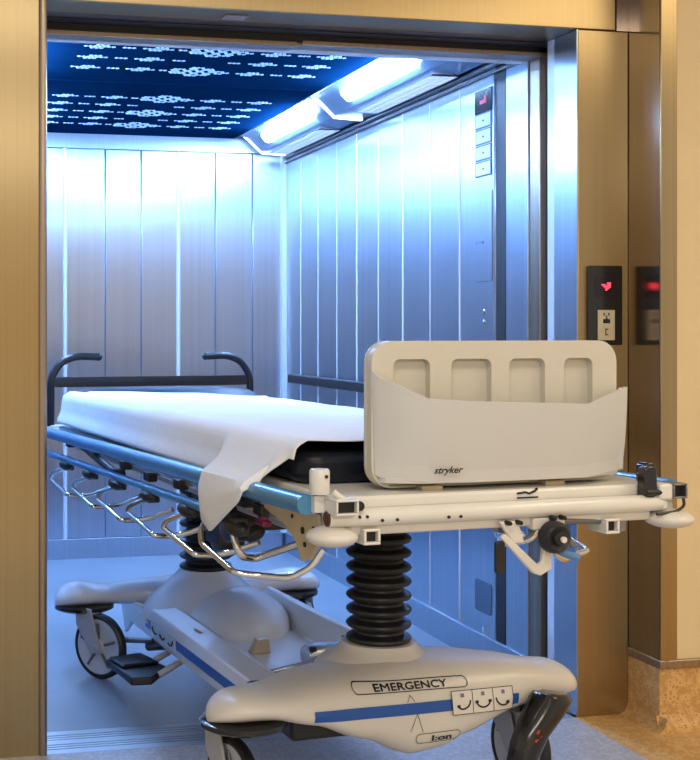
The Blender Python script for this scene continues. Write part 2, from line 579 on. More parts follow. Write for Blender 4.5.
cols = [0.65, 0.75, 0.85, 0.955, 1.05, 1.155, 1.26, 1.362, 1.46]
rowA = ['small', 'dash', 'small', None, 'large', None, 'small', 'dash', 'small']
rowB = ['small', 'dash', 'small', 'dash', None, 'dash', 'small', 'dash', 'small']
for (y0, y1, rows, lab) in ((3.725, 4.815, (4.22, 4.385, 4.56), 'dark blue ceiling panel with lit cut-outs nearest the lift doors'),
                            (4.825, 6.12, (5.13, 5.30, 5.475, 5.645, 5.81), 'dark blue ceiling panel with lit cut-outs at the back of the lift')):
    mb = MB()
    mb.box(0.44, 1.615, y0, y1, CZ, CZ + 0.03)
    p = mb.build('ceiling_panel', M['ceiling_blue'], bevel=0.003)
    tag(p, lab, 'ceiling panel', 'cut-out ceiling panels')
    mb = MB()
    for i, ry in enumerate(rows):
        for cx, k in zip(cols, rowB if i % 2 else rowA):
            if k:
                dots(mb, cx, ry, k)
    d = mb.build('lit_cutouts', M['cutout'], p, smooth=False)
    tag(d, 'small pale blue glowing cut-outs in diamond clusters', kind='stuff')

# ---- light coves along the right side
SEAM = [3.66, 4.955, 6.02]
prof = [(1.618, CZ + 0.045), (1.618, CZ - 0.002), (1.655, CZ - 0.012), (1.725, 1.968), (1.845, 1.962), (1.865, 1.975), (1.865, CZ + 0.045)]
for i, (a, b, lab) in enumerate(((3.725, 4.945, 'slanted ceiling light cove nearest the lift doors, bright bar lit'),
                                 (4.965, 6.02, 'slanted ceiling light cove at the back corner of the lift, bright bar lit'))):
    e = empty('ceiling_light', ((1.618 + 1.865) / 2, (a + b) / 2, 1.962), label=lab, cat='ceiling light', group='light coves along the right wall')
    def rel(mb):
        bmesh.ops.translate(mb.bm, vec=-Vector(e.location), verts=mb.bm.verts)
        return mb
    mb = MB(); mb.prism(prof, 'y', a, b); rel(mb).build('housing', M['cove'], e, bevel=0.002)
    la, lb = ((4.03, 4.69), (5.13, 5.80))[i]
    # lamp lies on the slanted face
    d = Vector((1.725 - 1.655, 0, 1.968 - (CZ - 0.012))).normalized()
    nrm = Vector((d.z, 0, -d.x))
    c0 = Vector((1.655, 0, CZ - 0.012)) + d * 0.012
    c1 = Vector((1.655, 0, CZ - 0.012)) + d * 0.066
    poly = [c0 - nrm * 0.002, c0 + nrm * 0.008, c0.lerp(c1, 0.2) + nrm * 0.015, c0.lerp(c1, 0.8) + nrm * 0.015, c1 + nrm * 0.008, c1 - nrm * 0.002]
    mb = MB(); mb.prism([(q.x, q.z) for q in poly], 'y', la, lb)
    lmp = rel(mb).build('lamp_tube', M['lamp'], e, bevel=0.004)
    ga, gb = ((4.03, 4.78), (5.22, 5.98))[i]
    mb = MB()
    mb.box(1.752, 1.843, ga, ga + 0.01, 1.956, 1.962); mb.box(1.752, 1.843, gb - 0.01, gb, 1.956, 1.962)
    k = ga
    while k < gb:
        mb.box(1.752, 1.843, k, k + 0.012, 1.957, 1.9635)
        k += 0.026
    for x in (1.752, 1.782, 1.812, 1.839):
        mb.box(x, x + 0.004, ga, gb, 1.955, 1.962)
    rel(mb).build('louvre', M['grille'], e, smooth=False)
    mb = MB(); mb.box(1.756, 1.840, ga + 0.005, gb - 0.005, 1.9600, 1.9615); rel(mb).build('louvre_glow', M['louvre_glow'], e, smooth=False)
# the matching coves along the left wall (their own lamps light the car from the left)
for i, (a, b, lab) in enumerate(((3.725, 4.945, 'ceiling light cove along the left wall nearest the lift doors'),
                                 (4.965, 6.02, 'ceiling light cove along the left wall at the back of the lift'))):
    e = empty('ceiling_light', (0.30, (a + b) / 2, 1.962), label=lab, cat='ceiling light', group='light coves along the left wall')
    mb = MB(); mb.prism([(2.055 - x, z) for x, z in prof], 'y', a - e.location.y, b - e.location.y)
    bmesh.ops.translate(mb.bm, vec=(-0.30, 0, -1.962), verts=mb.bm.verts)
    mb.build('housing', M['cove'], e, bevel=0.002)
    la, lb = ((3.93, 4.70), (5.02, 5.80))[i]
    mb = MB(); mb.prism([(2.055 - q.x - 0.30, q.z - 1.962) for q in poly], 'y', la - e.location.y, lb - e.location.y)
    mb.build('lamp_tube', M['lamp'], e, bevel=0.004)
# bright joint between the coves
for y, lab in ((4.955, 'thin glowing joint between the two light coves'), (6.03, 'thin glowing joint beside the back wall of the lift')):
    mb = MB()
    mb.prism([(q[0], q[1]) for q in ((1.640, CZ - 0.006), (1.655, CZ - 0.016), (1.727, 1.962), (1.845, 1.956), (1.845, 1.970), (1.730, 1.974), (1.66, CZ + 0.0), (1.640, CZ + 0.01))], 'y', y - 0.009, y + 0.009)
    s = mb.build('light_joint', M['seam_light'], smooth=False)
    tag(s, lab, 'light', 'glowing joints of the coves')
# dark rails where cove meets the wall
mb = MB()
mb.tube([(1.868, 3.66, 1.955), (1.868, 6.12, 1.955)], 0.0085, 12)
mb.tube([(1.872, 3.66, 1.932), (1.872, 6.12, 1.932)], 0.005, 10)
struct(mb, 'trim_14', M['steel_dark'])

# ================================================================== FITTINGS
# handrail in the lift
h = empty('handrail', (1.82, 5.0, 0.85), label='black horizontal handrail on the right wall inside the lift', cat='handrail')
mb = MB(); mb.prism(rrect(-0.012, 0.012, -0.002, 0.042, 0.008), 'y', -1.0, 0.86); mb.build('rail_bar', M['black_rail'], h)
for y in (-0.9, -0.1, 0.75):
    mb = MB(); mb.tube([(0.0, y, 0.02), (0.062, y, 0.02)], 0.009, 12); mb.build('bracket', M['steel_dark'], h)

# call panel on the surround
cp = empty('call_panel', (1.9605, FY, 1.057), label='black lift call panel with red glowing display beside the doorway', cat='call panel')
mb = MB(); mb.prism(rrect(-0.0535, 0.0535, 0, 0.226, 0.004), 'y', -0.012, 0.0); mb.build('face_plate', M['black_gloss'], cp, bevel=0.0015)
mb = MB(); mb.box(-0.033, 0.033, -0.0128, -0.012, 0.135, 0.195); mb.build('display', mat('display_glass', (0.02, 0.008, 0.02), 0.15), cp)
px = 0.0042
glyph = ["....11", "...111", "110110", "1111.1", "..111.", "...1.."]
glyph = ["...11", "11.11", ".1111", "..11.", "..1.."]
mb = MB()
for r, row in enumerate(glyph):
    for c, ch in enumerate(row):
        if ch == '1':
            x = -0.012 + c * px * 1.35; z = 0.178 - r * px * 1.1
            mb.box(x, x + px * 1.2, -0.0136, -0.0128, z - px, z)
mb.build('display_arrow', M['red_led'], cp, smooth=False)
mb = MB(); mb.box(-0.0255, 0.0275, -0.016, -0.012, 0.014, 0.100)
kp = mb.build('button_plate', M['label_tan'], cp, bevel=0.001)
mb = MB()
for (x0, x1, z0, z1) in ((-0.010, 0.012, 0.062, 0.074), (-0.002, 0.004, 0.074, 0.078), (-0.009, -0.005, 0.084, 0.092), (0.006, 0.010, 0.084, 0.092), (-0.002, 0.003, 0.080, 0.084),
                         (-0.003, 0.006, 0.028, 0.031), (-0.003, 0.0, 0.031, 0.046), (-0.003, 0.006, 0.044, 0.047)):
    mb.box(x0, x1, -0.0166, -0.016, z0, z1)
mb.build('button_marks', M['ink'], kp, smooth=False)

# car operating panel on the right wall inside
op = empty('operating_panel', (CX1, 3.90, 1.10), label='tall steel operating panel with small red display and four square buttons inside lift', cat='control panel')
mb = MB(); mb.box(-0.003, 0.0, -0.072, 0.075, -0.02, 0.83); mb.build('face_plate', M['car_steel'], op, bevel=0.001)
mb = MB(); mb.box(-0.007, -0.003, -0.062, 0.062, 0.715, 0.792); dsp = mb.build('display', M['black_gloss'], op, bevel=0.001)
mb = MB(); mb.box(-0.0078, -0.007, -0.02, 0.022, 0.745, 0.757); mb.box(-0.0078, -0.007, -0.022, -0.008, 0.745, 0.77); mb.build('display_digit', M['dim_led'], dsp, smooth=False)
for k in range(4):
    z0 = 0.505 + 0.053 * k
    mb = MB(); mb.box(-0.0055, -0.003, -0.060, 0.060, z0, z0 + 0.051); fr = mb.build('button', mat('button_rim', (0.05, 0.10, 0.17), 0.4), op)
    mb = MB(); mb.box(-0.007, -0.0055, -0.052, 0.052, z0 + 0.005, z0 + 0.046); mb.build('button_face', M['strip'], fr, bevel=0.001)
    mb = MB(); mb.box(-0.0074, -0.007, -0.008, 0.004, z0 + 0.022, z0 + 0.028); mb.build('button_mark', M['ink'], fr, smooth=False)
mb = MB(); mb.box(-0.005, -0.003, -0.064, -0.058, 0.16, 0.455); mb.box(-0.0045, -0.003, -0.055, 0.06, 0.158, 0.161); mb.build('access_door_edge', M['steel_dark'], op)
mb = MB(); mb.box(-0.006, -0.003, 0.005, 0.055, 0.285, 0.294); mb.build('slot', M['dark_joint'], op)
for z in (0.015, 0.05):
    mb = MB(); mb.lathe((-0.003, -0.005, z + 0.01), [(0.010, 0.0), (0.010, -0.003), (0.004, -0.005)], 14, 'x'); mb.build('key_switch', M['chrome'], op)

# low wall vent / cover plate
mb = MB()
mb.prism(rrect(3.850, 3.968, 0.168, 0.272, 0.012), 'x', CX1 - 0.004, CX1 + 0.001)
s = mb.build('cover_plate', mat('blue_grey_cover', (0.12, 0.18, 0.26), 0.4, 0.4), bevel=0.001)
tag(s, 'dark rounded cover plate low on the lift side wall', 'wall plate')
mb = MB(); mb.lathe((CX1 - 0.004, 3.906, 0.112), [(0.004, 0), (0.009, 0.0), (0.009, 0.005)], 12, 'x')
s = mb.build('wall_screw', M['chrome']); tag(s, 'small shiny screw head below the cover plate in the lift', 'screw')
mb = MB(); mb.box(0.86, 0.925, FY + 0.05, FY + 0.10, HZ - 0.0025, HZ)
s = mb.build('sticker', M['pink']); tag(s, 'small pinkish sticker under the door header', 'sticker')

# ================================================================== STRETCHER
BA = math.atan((181 + 235) / 1280) - YAW
BO = (1.0281, 3.4649, 0)
AT = (BO, BA)
bed = empty('hospital_stretcher', BO, BA, label='wheeled cream hospital stretcher half inside the open lift, blue stripe on base', cat='stretcher')


def part(mb, name, m, parent=bed, **k):
    return mb.build(name, m, parent, **k)


def rz(y):      # height of the side rails, which rise a little to the foot
    return 0.7465 + (0.985 - y) * 0.0175


# ---- deck and frame
mb = MB()
prof = [(-0.36, -1.235), (0.27, -1.235), (0.315, -1.20), (0.335, -1.14), (0.345, 1.08), (-0.385, 1.08), (-0.385, -1.20)]
mb.prism(prof, 'z', 0.772, 0.797)
part(mb, 'litter_deck', M['white_paint'], bevel=0.006)
mb = MB()
mb.box(-0.345, -0.33, -1.15, 1.05, 0.69, 0.772); mb.box(0.29, 0.305, -1.15, 1.05, 0.69, 0.772)
for y in (-0.95, -0.45, 0.3, 0.9):
    mb.box(-0.345, 0.305, y - 0.02, y + 0.02, 0.70, 0.772)
mb.box(-0.09, 0.05, -0.95, 0.9, 0.69, 0.74)
part(mb, 'under_frame', M['grey_plastic'], bevel=0.004)

for s, x in ((-1, -0.435), (1, 0.355)):
    mb = MB(); mb.tube([(x, 1.12, rz(1.12)), (x, -1.225, rz(-1.225))], 0.0185, 16)
    part(mb, 'side_rail', M['blue_tube'])
    mb = MB(); mb.tube([(x - s * 0.0 + s * 0.005, 1.02, rz(1.02) - 0.068), (x + s * 0.005, -0.72, rz(-0.72) - 0.068)], 0.0115, 12)
    g = part(mb, 'guard_rail', M['blue_tube'])
    # folded guard rail: hinge blocks and bent chrome spindles
    for i in range(6):
        y = 0.69 - 0.312 * i
        z = rz(y) - 0.098
        mb = MB()
        mb.ell((x + s * 0.004, y, z + 0.012), 0.021, 0.056, 0.018, 14, 8)
        mb.box(x - 0.016, x + 0.016, y - 0.03, y + 0.026, z - 0.004, z + 0.036)
        part(mb, 'hinge', M['black'], g, bevel=0.004)
        big = i == 5
        pts = [(x + s * 0.006, y, z + 0.004), (x + s * 0.033, y + 0.075, z - 0.022), (x + s * 0.035, y + 0.095, z - 0.042),
               (x + s * 0.025, y - 0.11, z - 0.072), (x - s * 0.018, y - 0.095, z - 0.078), (x - s * 0.055, y - 0.12, z - 0.070), (x - s * 0.10, y - 0.18, z - 0.040)]
        if big:
            pts = [(x + s * 0.006, y + 0.17, z + 0.006), (x + s * 0.030, y + 0.15, z - 0.016), (x + s * 0.035, y + 0.125, z - 0.040),
                   (x + s * 0.025, y - 0.05, z - 0.072), (x - s * 0.02, y - 0.06, z - 0.078), (x - s * 0.075, y - 0.10, z - 0.080), (x - s * 0.115, y - 0.12, z - 0.055), (x - s * 0.135, y - 0.13, z - 0.02)]
        mb = MB(); mb.tube(arc(pts, 0.016, 4), 0.0068, 10)
        part(mb, 'spindle', M['chrome'], g)
    mb = MB(); mb.tube(arc([(x - s * 0.02, -0.78, 0.68), (x - s * 0.03, -0.80, 0.62), (x - s * 0.09, -0.74, 0.60), (x - s * 0.16, -0.86, 0.655)], 0.03), 0.008, 10)
    part(mb, 'release_bar', M['chrome'], g)

# bits along the left edge under the rail
mb = MB(); mb.tube([(-0.40, 0.66, 0.735), (-0.40, 0.22, 0.685)], 0.012, 12); mb.lathe((-0.40, 0.20, 0.683), [(0.001, -0.02), (0.02, -0.018), (0.02, 0.018), (0.001, 0.02)], 14, 'x')
part(mb, 'gas_strut', M['black'])
for y, z in ((0.44, 0.735), (0.80, 0.725), (0.12, 0.722), (-0.12, 0.715), (-0.38, 0.725), (-0.92, 0.735), (-0.82, 0.74)):
    mb = MB(); mb.box(-0.412, -0.385, y - 0.024, y + 0.024, z - 0.013, z + 0.012); part(mb, 'rail_bracket', M['black'], bevel=0.004)
mb = MB(); mb.box(-0.395, -0.375, -1.1, 1.0, 0.722, 0.768)
part(mb, 'side_channel', M['rail_tube'], bevel=0.004)

# gatch mechanism above the rear bellows: dark castings
mb = MB()
mb.box(-0.17, 0.10, 0.28, 0.66, 0.63, 0.70)
part(mb, 'column_mount', M['black'], bevel=0.006)
mb = MB()
mb.box(-0.34, -0.20, -0.62, -0.28, 0.64, 0.70)
mb.tube([(-0.33, -0.40, 0.68), (-0.29, -0.36, 0.60), (-0.26, -0.34, 0.55)], 0.035, 10)
mb.lathe((-0.33, -0.60, 0.66), [(0.001, -0.04), (0.045, -0.035), (0.045, 0.035), (0.001, 0.04)], 12, 'x')
mb.ell((-0.30, -0.33, 0.665), 0.05, 0.06, 0.04, 10, 7)
mb.tube([(-0.34, -0.58, 0.70), (-0.31, -0.62, 0.65), (-0.30, -0.64, 0.63)], 0.026, 8)
mb.box(-0.33, -0.26, -0.46, -0.36, 0.58, 0.66)
part(mb, 'lift_casting', M['black'], bevel=0.006)

# ---- foot end: cross bar, corner sockets, bumpers
mb = MB(); mb.lathe((0, -1.25, 0.762), [(0.0150, -0.405), (0.0165, -0.40), (0.0165, 0.30), (0.0150, 0.305)], 24, 'x')
fb = part(mb, 'foot_bar', M['white_paint'])
mb = MB(); mb.lathe((0, -1.25, 0.762), [(0.0, -0.409), (0.0135, -0.408), (0.0142, -0.398)], 20, 'x'); part(mb, 'end_cap', mat('brown_plug', (0.07, 0.03, 0.015), 0.4), fb)
for x in (-0.305, -0.275, -0.17, -0.145, -0.35, -0.335):
    mb = MB(); mb.lathe((x, -1.2655, 0.757 if x > -0.32 else 0.765), [(0.0028, -0.0035), (0.0028, 0.003)], 10, 'y'); part(mb, 'bolt', M['ink'], fb)
mb = MB(); mb.box(-0.38, 0.29, -1.245, -1.215, 0.728, 0.752)
mb.box(-0.385, 0.31, -1.235, -1.215, 0.745, 0.775)
part(mb, 'foot_crossmember', M['cream'], bevel=0.004)
# decal of a lying figure behind the bar
mb = MB()
mb.box(-0.006, 0.040, -1.2362, -1.2355, 0.780, 0.783)
mb.tube([(-0.006, -1.2365, 0.790), (0.012, -1.2365, 0.792), (0.020, -1.2365, 0.789), (0.034, -1.2365, 0.794)], 0.0022, 6)
mb.lathe((0.036, -1.2365, 0.797), [(0.003, -0.0008), (0.003, 0.0008)], 10, 'y')
part(mb, 'figure_decal', M['ink'], smooth=False)

for x, name in ((-0.414, 'pole_socket'),):
    mb = MB(); mb.lathe((x, -1.235, 0.800), [(0.0, 0.004), (0.0175, 0.005), (0.0185, 0.009), (0.0185, 0.046), (0.0165, 0.050), (0.011, 0.050), (0.011, 0.03), (0.0, 0.03)], 24)
    mb.box(x - 0.012, x + 0.012, -1.24, -1.215, 0.772, 0.802)
    so = part(mb, name, M['white_paint'])
    mb = MB(); mb.lathe((x + 0.005, -1.2525, 0.838), [(0.0032, -0.003), (0.0032, 0.003)], 10, 'y'); part(mb, 'pin_hole', M['ink'], so)
mb = MB(); mb.tube(arc([(-0.40, -1.262, 0.812), (-0.385, -1.268, 0.798), (-0.36, -1.268, 0.790), (-0.345, -1.26, 0.784)], 0.01), 0.006, 10)
part(mb, 'socket_clip', M['cream'])


def square_tube(cx, y, cz, w, hh, t, length, parent, nm='square_tube_end', m=None):
    mb = MB()
    mb.box(cx - w, cx + w, y, y + length, cz + hh - t, cz + hh)
    mb.box(cx - w, cx + w, y, y + length, cz - hh, cz - hh + t)
    mb.box(cx - w, cx - w + t, y, y + length, cz - hh + t, cz + hh - t)
    mb.box(cx + w - t, cx + w, y, y + length, cz - hh + t, cz + hh - t)
    o = part(mb, nm, m or M['white_paint'], parent, bevel=0.0015)
    mb = MB(); mb.box(cx - w + t, cx + w - t, y + 0.012, y + 0.016, cz - hh + t, cz + hh - t); part(mb, 'plug', M['ink'], o)
    return o


square_tube(-0.385, -1.292, 0.786, 0.022, 0.014, 0.004, 0.05, bed)
mb = MB(); mb.lathe((-0.351, -1.262, 0.785), [(0.0, -0.012), (0.008, -0.011), (0.0095, -0.004), (0.0095, 0.012)], 16, 'y'); part(mb, 'knob', M['black'])
square_tube(-0.322, -1.262, 0.727, 0.0165, 0.0145, 0.005, 0.06, bed)
square_tube(0.190, -1.262, 0.722, 0.0155, 0.0145, 0.005, 0.06, bed)
for x in (-0.395, 0.332):
    mb = MB(); mb.ell((x, -1.245, 0.729), 0.047, 0.05, 0.019, 28, 14)
    mb.tube([(x, -1.24, 0.74), (x, -1.23, 0.775)], 0.012, 12)
    part(mb, 'corner_bumper', M['cream'])
# tan gusset behind the left corner
mb = MB()
mb.prism([(-1.20, 0.762), (-1.235, 0.72), (-1.20, 0.705), (-1.17, 0.675), (-1.13, 0.665), (-1.10, 0.70), (-1.04, 0.725), (-0.92, 0.745), (-0.92, 0.765)], 'x', -0.405, -0.397)
gs = part(mb, 'corner_gusset', M['tan_steel'], bevel=0.002)
for y, z, r in ((-1.14, 0.725, 0.007), (-1.19, 0.735, 0.005), (-1.15, 0.70, 0.005), (-1.09, 0.745, 0.004)):
    mb = MB(); mb.lathe((-0.4055, y, z), [(r, -0.002), (r, 0.004)], 12, 'x'); part(mb, 'bolt', M['ink'], gs)
mb = MB(); mb.ell((-0.40, -0.925, 0.722), 0.010, 0.020, 0.016, 14, 8); mb.box(-0.408, -0.388, -0.945, -0.895, 0.702, 0.714)
part(mb, 'release_tab', M['magenta'], bevel=0.003)

# right corner fittings
mb = MB()
mb.prism(rrect(0.262, 0.292, 0.772, 0.835, 0.012), 'y', -1.262, -1.238)
mb.tube([(0.277, -1.25, 0.83), (0.277, -1.25, 0.765)], 0.010, 12)
part(mb, 'pole_latch', M['black_gloss'], bevel=0.003)
mb = MB(); mb.prism(rrect(0.300, 0.326, 0.790, 0.836, 0.010), 'y', -1.215, -1.185); part(mb, 'pole_latch', M['black_gloss'], bevel=0.003)
mb = MB(); mb.box(0.294, 0.325, -1.268, -1.215, 0.768, 0.800); mb.box(0.300, 0.318, -1.262, -1.22, 0.748, 0.77)
part(mb, 'corner_block', M['white_paint'], bevel=0.005)
square_tube(0.340, -1.270, 0.785, 0.0165, 0.0145, 0.004, 0.06, bed, m=M['steel_dark'])
mb = MB(); mb.tube([(0.265, -1.262, 0.7835), (0.312, -1.262, 0.7835)], 0.006, 10); part(mb, 'rubber_pad', M['black'])
mb = MB(); mb.tube(arc([(0.352, -1.262, 0.772), (0.352, -1.266, 0.755), (0.33, -1.268, 0.745), (0.285, -1.268, 0.742)], 0.015), 0.003, 8); part(mb, 'cable', M['black'])

# hand control cluster under the foot bar
mb = MB()
mb.prism([(-0.06, 0.742), (-0.02, 0.742), (-0.005, 0.70), (-0.03, 0.70)], 'y', -1.262, -1.250)
mb.prism([(-0.058, 0.712), (-0.048, 0.72), (0.022, 0.658), (0.030, 0.662), (0.036, 0.70), (0.052, 0.70), (0.052, 0.648), (0.028, 0.636), (0.012, 0.642)], 'y', -1.264, -1.252)
mb.box(0.015, 0.085, -1.258, -1.238, 0.722, 0.745)
part(mb, 'control_bracket', M['cream'], bevel=0.003)
for x, z in ((-0.045, 0.737), (-0.022, 0.737), (0.052, 0.742), (0.073, 0.742)):
    mb = MB(); mb.lathe((x, -1.272, z + 0.003), [(0.004, -0.003), (0.005, 0.012)], 10, 'y'); part(mb, 'bolt', M['ink'])
mb = MB(); mb.lathe((0.048, -1.275, 0.711), [(0.0, -0.022), (0.012, -0.022), (0.014, -0.016), (0.023, -0.020), (0.030, -0.012), (0.031, 0.004), (0.024, 0.012), (0.016, 0.03)], 28, 'y')
kn = part(mb, 'crank_knob', M['black'])
mb = MB(); mb.lathe((0.053, -1.300, 0.709), [(0.006, -0.002), (0.006, 0.004)], 12, 'y'); part(mb, 'knob_cap', M['cream'], kn)
mb = MB(); mb.prism(rrect(-0.068, -0.048, 0.645, 0.706, 0.006), 'y', -1.262, -1.254); part(mb, 'strap', M['black'], bevel=0.002)
mb = MB(); mb.tube(arc([(0.065, -1.24, 0.69), (0.092, -1.245, 0.672), (0.118, -1.255, 0.664)], 0.02), 0.008, 10)
part(mb, 'release_lever', M['blue_lever'])
mb = MB(); mb.tube([(0.088, -1.25, 0.72), (0.094, -1.255, 0.70), (0.104, -1.256, 0.688)], 0.006, 10); mb.tube([(0.06, -1.245, 0.736), (0.175, -1.24, 0.730)], 0.006, 8)
part(mb, 'latch_rod', M['steel_dark'])

# ---- push handles at the head end with cross bar
HY = 1.13
mb = MB(); mb.prism(rrect(-0.385, 0.350, 0.896, 0.932, 0.010), 'y', HY - 0.012, HY + 0.012); part(mb, 'push_bar', M['black_rail'])
for s, x in ((-1, -0.395), (1, 0.364)):
    inner = x - s * 0.175
    mb = MB(); mb.tube(arc([(x, HY, 0.75), (x, HY, 0.93), (x - s * 0.035, HY, 0.985), (x - s * 0.09, HY, 1.006), (inner, HY, 1.003)], 0.035, 5), 0.0135, 14)
    mb.ell((inner, HY, 1.003), 0.0145, 0.0145, 0.0145, 12, 8)
    part(mb, 'push_handle', M['black_rail'])
mb = MB(); mb.box(-0.40, 0.37, HY - 0.03, HY + 0.02, 0.735, 0.762)
for x in (-0.385, 0.352):
    mb.ell((x, HY, 0.74), 0.045, 0.045, 0.02, 18, 10)
part(mb, 'head_crossmember', M['cream'], bevel=0.004)

# ---- foot board with chart pocket
bx0, bx1, bz0, bz1 = -0.276, 0.270, 0.800, 1.079
mb = MB(); mb.prism(rrect(bx0, bx1, bz0, bz1, 0.042, 8), 'y', -1.147, -1.125)
board = part(mb, 'foot_board', M['board'], bevel=0.010, seg=3)
# front skin with four real hand slots pressed into it
slots = [(-0.230, -0.152), (-0.106, -0.018), (0.022, 0.103), (0.147, 0.213)]
mb = MB()
loops = [rrect(bx0, bx1, bz0, bz1, 0.042, 8)] + [rrect(a, b, 0.905, 1.044, 0.014, 5) for a, b in slots]
rows_v, es = [], []
for lp in loops:
    v = [mb.bm.verts.new((x, -1.165, z)) for x, z in lp]
    rows_v.append(v)
    es += [mb.bm.edges.new((v[i], v[(i + 1) % len(v)])) for i in range(len(v))]
bmesh.ops.triangle_fill(mb.bm, edges=es, use_beauty=True, use_dissolve=False, normal=(0, -1, 0))
for lp, v in zip(loops, rows_v):
    w = [mb.bm.verts.new((x, -1.147, z)) for x, z in lp]
    for i in range(len(v)):
        j = (i + 1) % len(v)
        mb.bm.faces.new((v[i], v[j], w[j], w[i]))
part(mb, 'board_front', M['board'], board, bevel=0.004)

# pocket: trapezoid in plan, its wings rising to the sides
plan = [(-0.276, -1.166), (-0.268, -1.180), (-0.185, -1.222), (-0.10, -1.224), (0.06, -1.224), (0.165, -1.222), (0.285, -1.180)]
topz = [1.024, 1.012, 0.972, 0.966, 0.960, 0.956, 0.986]
botz = [0.828, 0.822, 0.814, 0.812, 0.812, 0.812, 0.820]
th_ = 0.006
bmk = MB()
nz = 8
outer, inner_ = [], []
for (x, y), t, b in zip(plan, topz, botz):
    outer.append([(x * (1 - 0.02 * (1 - k / nz)), y + min(0.010, -1.168 - y) * (1 - k / nz) ** 3, b + (t - b) * k / nz) for k in range(nz + 1)])
    cx_ = 0.0
    nx = x + (th_ if x < 0 else -th_) * (1 if abs(x) > 0.2 else 0.2)
    inner_.append([(nx, min(y + th_, -1.166), b + (t - b) * k / nz) for k in range(nz + 1)])
V1 = [[bmk.bm.verts.new(p) for p in col] for col in outer]
V2 = [[bmk.bm.verts.new(p) for p in col] for col in inner_]
for i in range(len(plan) - 1):
    for k in range(nz):
        bmk.bm.faces.new((V1[i][k], V1[i + 1][k], V1[i + 1][k + 1], V1[i][k + 1]))
        bmk.bm.faces.new((V2[i][k], V2[i][k + 1], V2[i + 1][k + 1], V2[i + 1][k]))
    bmk.bm.faces.new((V1[i][nz], V1[i + 1][nz], V2[i + 1][nz], V2[i][nz]))
    bmk.bm.faces.new((V1[i][0], V2[i][0], V2[i + 1][0], V1[i + 1][0]))
for i in (0, -1):
    for k in range(nz):
        bmk.bm.faces.new((V1[i][k], V1[i][k + 1], V2[i][k + 1], V2[i][k]))
# close the pocket floor and the side gap back to the panel
bmk.prism([(-0.262, -1.166), (-0.255, -1.180), (-0.183, -1.214), (0.163, -1.214), (0.262, -1.178), (0.262, -1.166)], 'z', 0.812, 0.822)
bmk.prism([(-1.18, 0.822), (-1.164, 0.822), (-1.164, 0.97), (-1.18, 0.985)], 'x', 0.264, 0.272)
pocket = part(bmk, 'chart_pocket', M['pocket'], board, bevel=0.002)
vs, fs = text_mesh('stryker', 0.024, shear=0.35, bold=0.0006)
bm = MB()
wv = [bm.bm.verts.new((-0.178 + v.x * 0.84, -1.2262, 0.8325 + v.y * 0.72)) for v in vs]
for f in fs:
    bm.bm.faces.new([wv[i] for i in f])
part(bm, 'lettering', M['ink'], pocket, smooth=False)
vs, fs = text_mesh('stryker', 0.012, bold=0.0005)
bm = MB()
wv = [bm.bm.verts.new((-0.246 + v.x, -1.1785, 0.811 + v.y * 0.6)) for v in vs]
for f in fs:
    bm.bm.faces.new([wv[i] for i in f])
bm.box(-0.246, -0.15, -1.1785, -1.1782, 0.8065, 0.8085)
part(bm, 'rating_label', mat('olive_ink', (0.12, 0.09, 0.03), 0.6), board, smooth=False)
# feet of the board on the deck
for x in (-0.16, 0.11):
    mb = MB(); mb.box(x - 0.022, x + 0.022, -1.19, -1.12, 0.795, 0.806)
    part(mb, 'board_clip', M['tan_steel'], board, bevel=0.002)

# ---- bellows columns
def bellows(cx, cy, z0, z1, r, rings):
    prof = [(0.0, z0)]
    hh = (z1 - z0) / rings
    for i in range(rings):
        z = z0 + i * hh
        prof += [(r * 0.74, z), (r * 0.78, z + hh * 0.16), (r * 0.95, z + hh * 0.28), (r, z + hh * 0.45), (r * 0.985, z + hh * 0.60), (r * 0.90, z + hh * 0.74), (r * 0.76, z + hh * 0.86)]
    prof += [(r * 0.74, z1), (0.0, z1)]
    mb = MB(); mb.lathe((cx, cy, 0), prof, 40)
    return part(mb, 'bellows_column', M['black'])


bellows(-0.006, -0.66, 0.372, 0.70, 0.076, 10)
bellows(-0.03, 0.50, 0.335, 0.64, 0.084, 9)

# ---- base: front cross beam
def sect(yf, yb, zb, zt, e=2.6, n=32, lean=0.0):
    cy, cz, ry, rz_ = (yf + yb) / 2, (zb + zt) / 2, (yb - yf) / 2, (zt - zb) / 2
    pts = []
    for k in range(n):
        a = 2 * PI * k / n
        c, s = math.cos(a), math.sin(a)
        u = math.copysign(abs(c) ** (2 / e), c)
        v = math.copysign(abs(s) ** (2 / e), s)
        pts.append((cy + ry * u + lean * v, cz + rz_ * v))
    return pts


def smooth01(t):
    t = max(0, min(1, t))
    return t * t * (3 - 2 * t)


def interp(tab, x):
    if x <= tab[0][0]:
        return tab[0][1]
    for (a, u), (b, v) in zip(tab, tab[1:]):
        if x <= b:
            return u + (v - u) * smooth01((x - a) / (b - a)) * 0.6 + (v - u) * 0.4 * (x - a) / (b - a)
    return tab[-1][1]


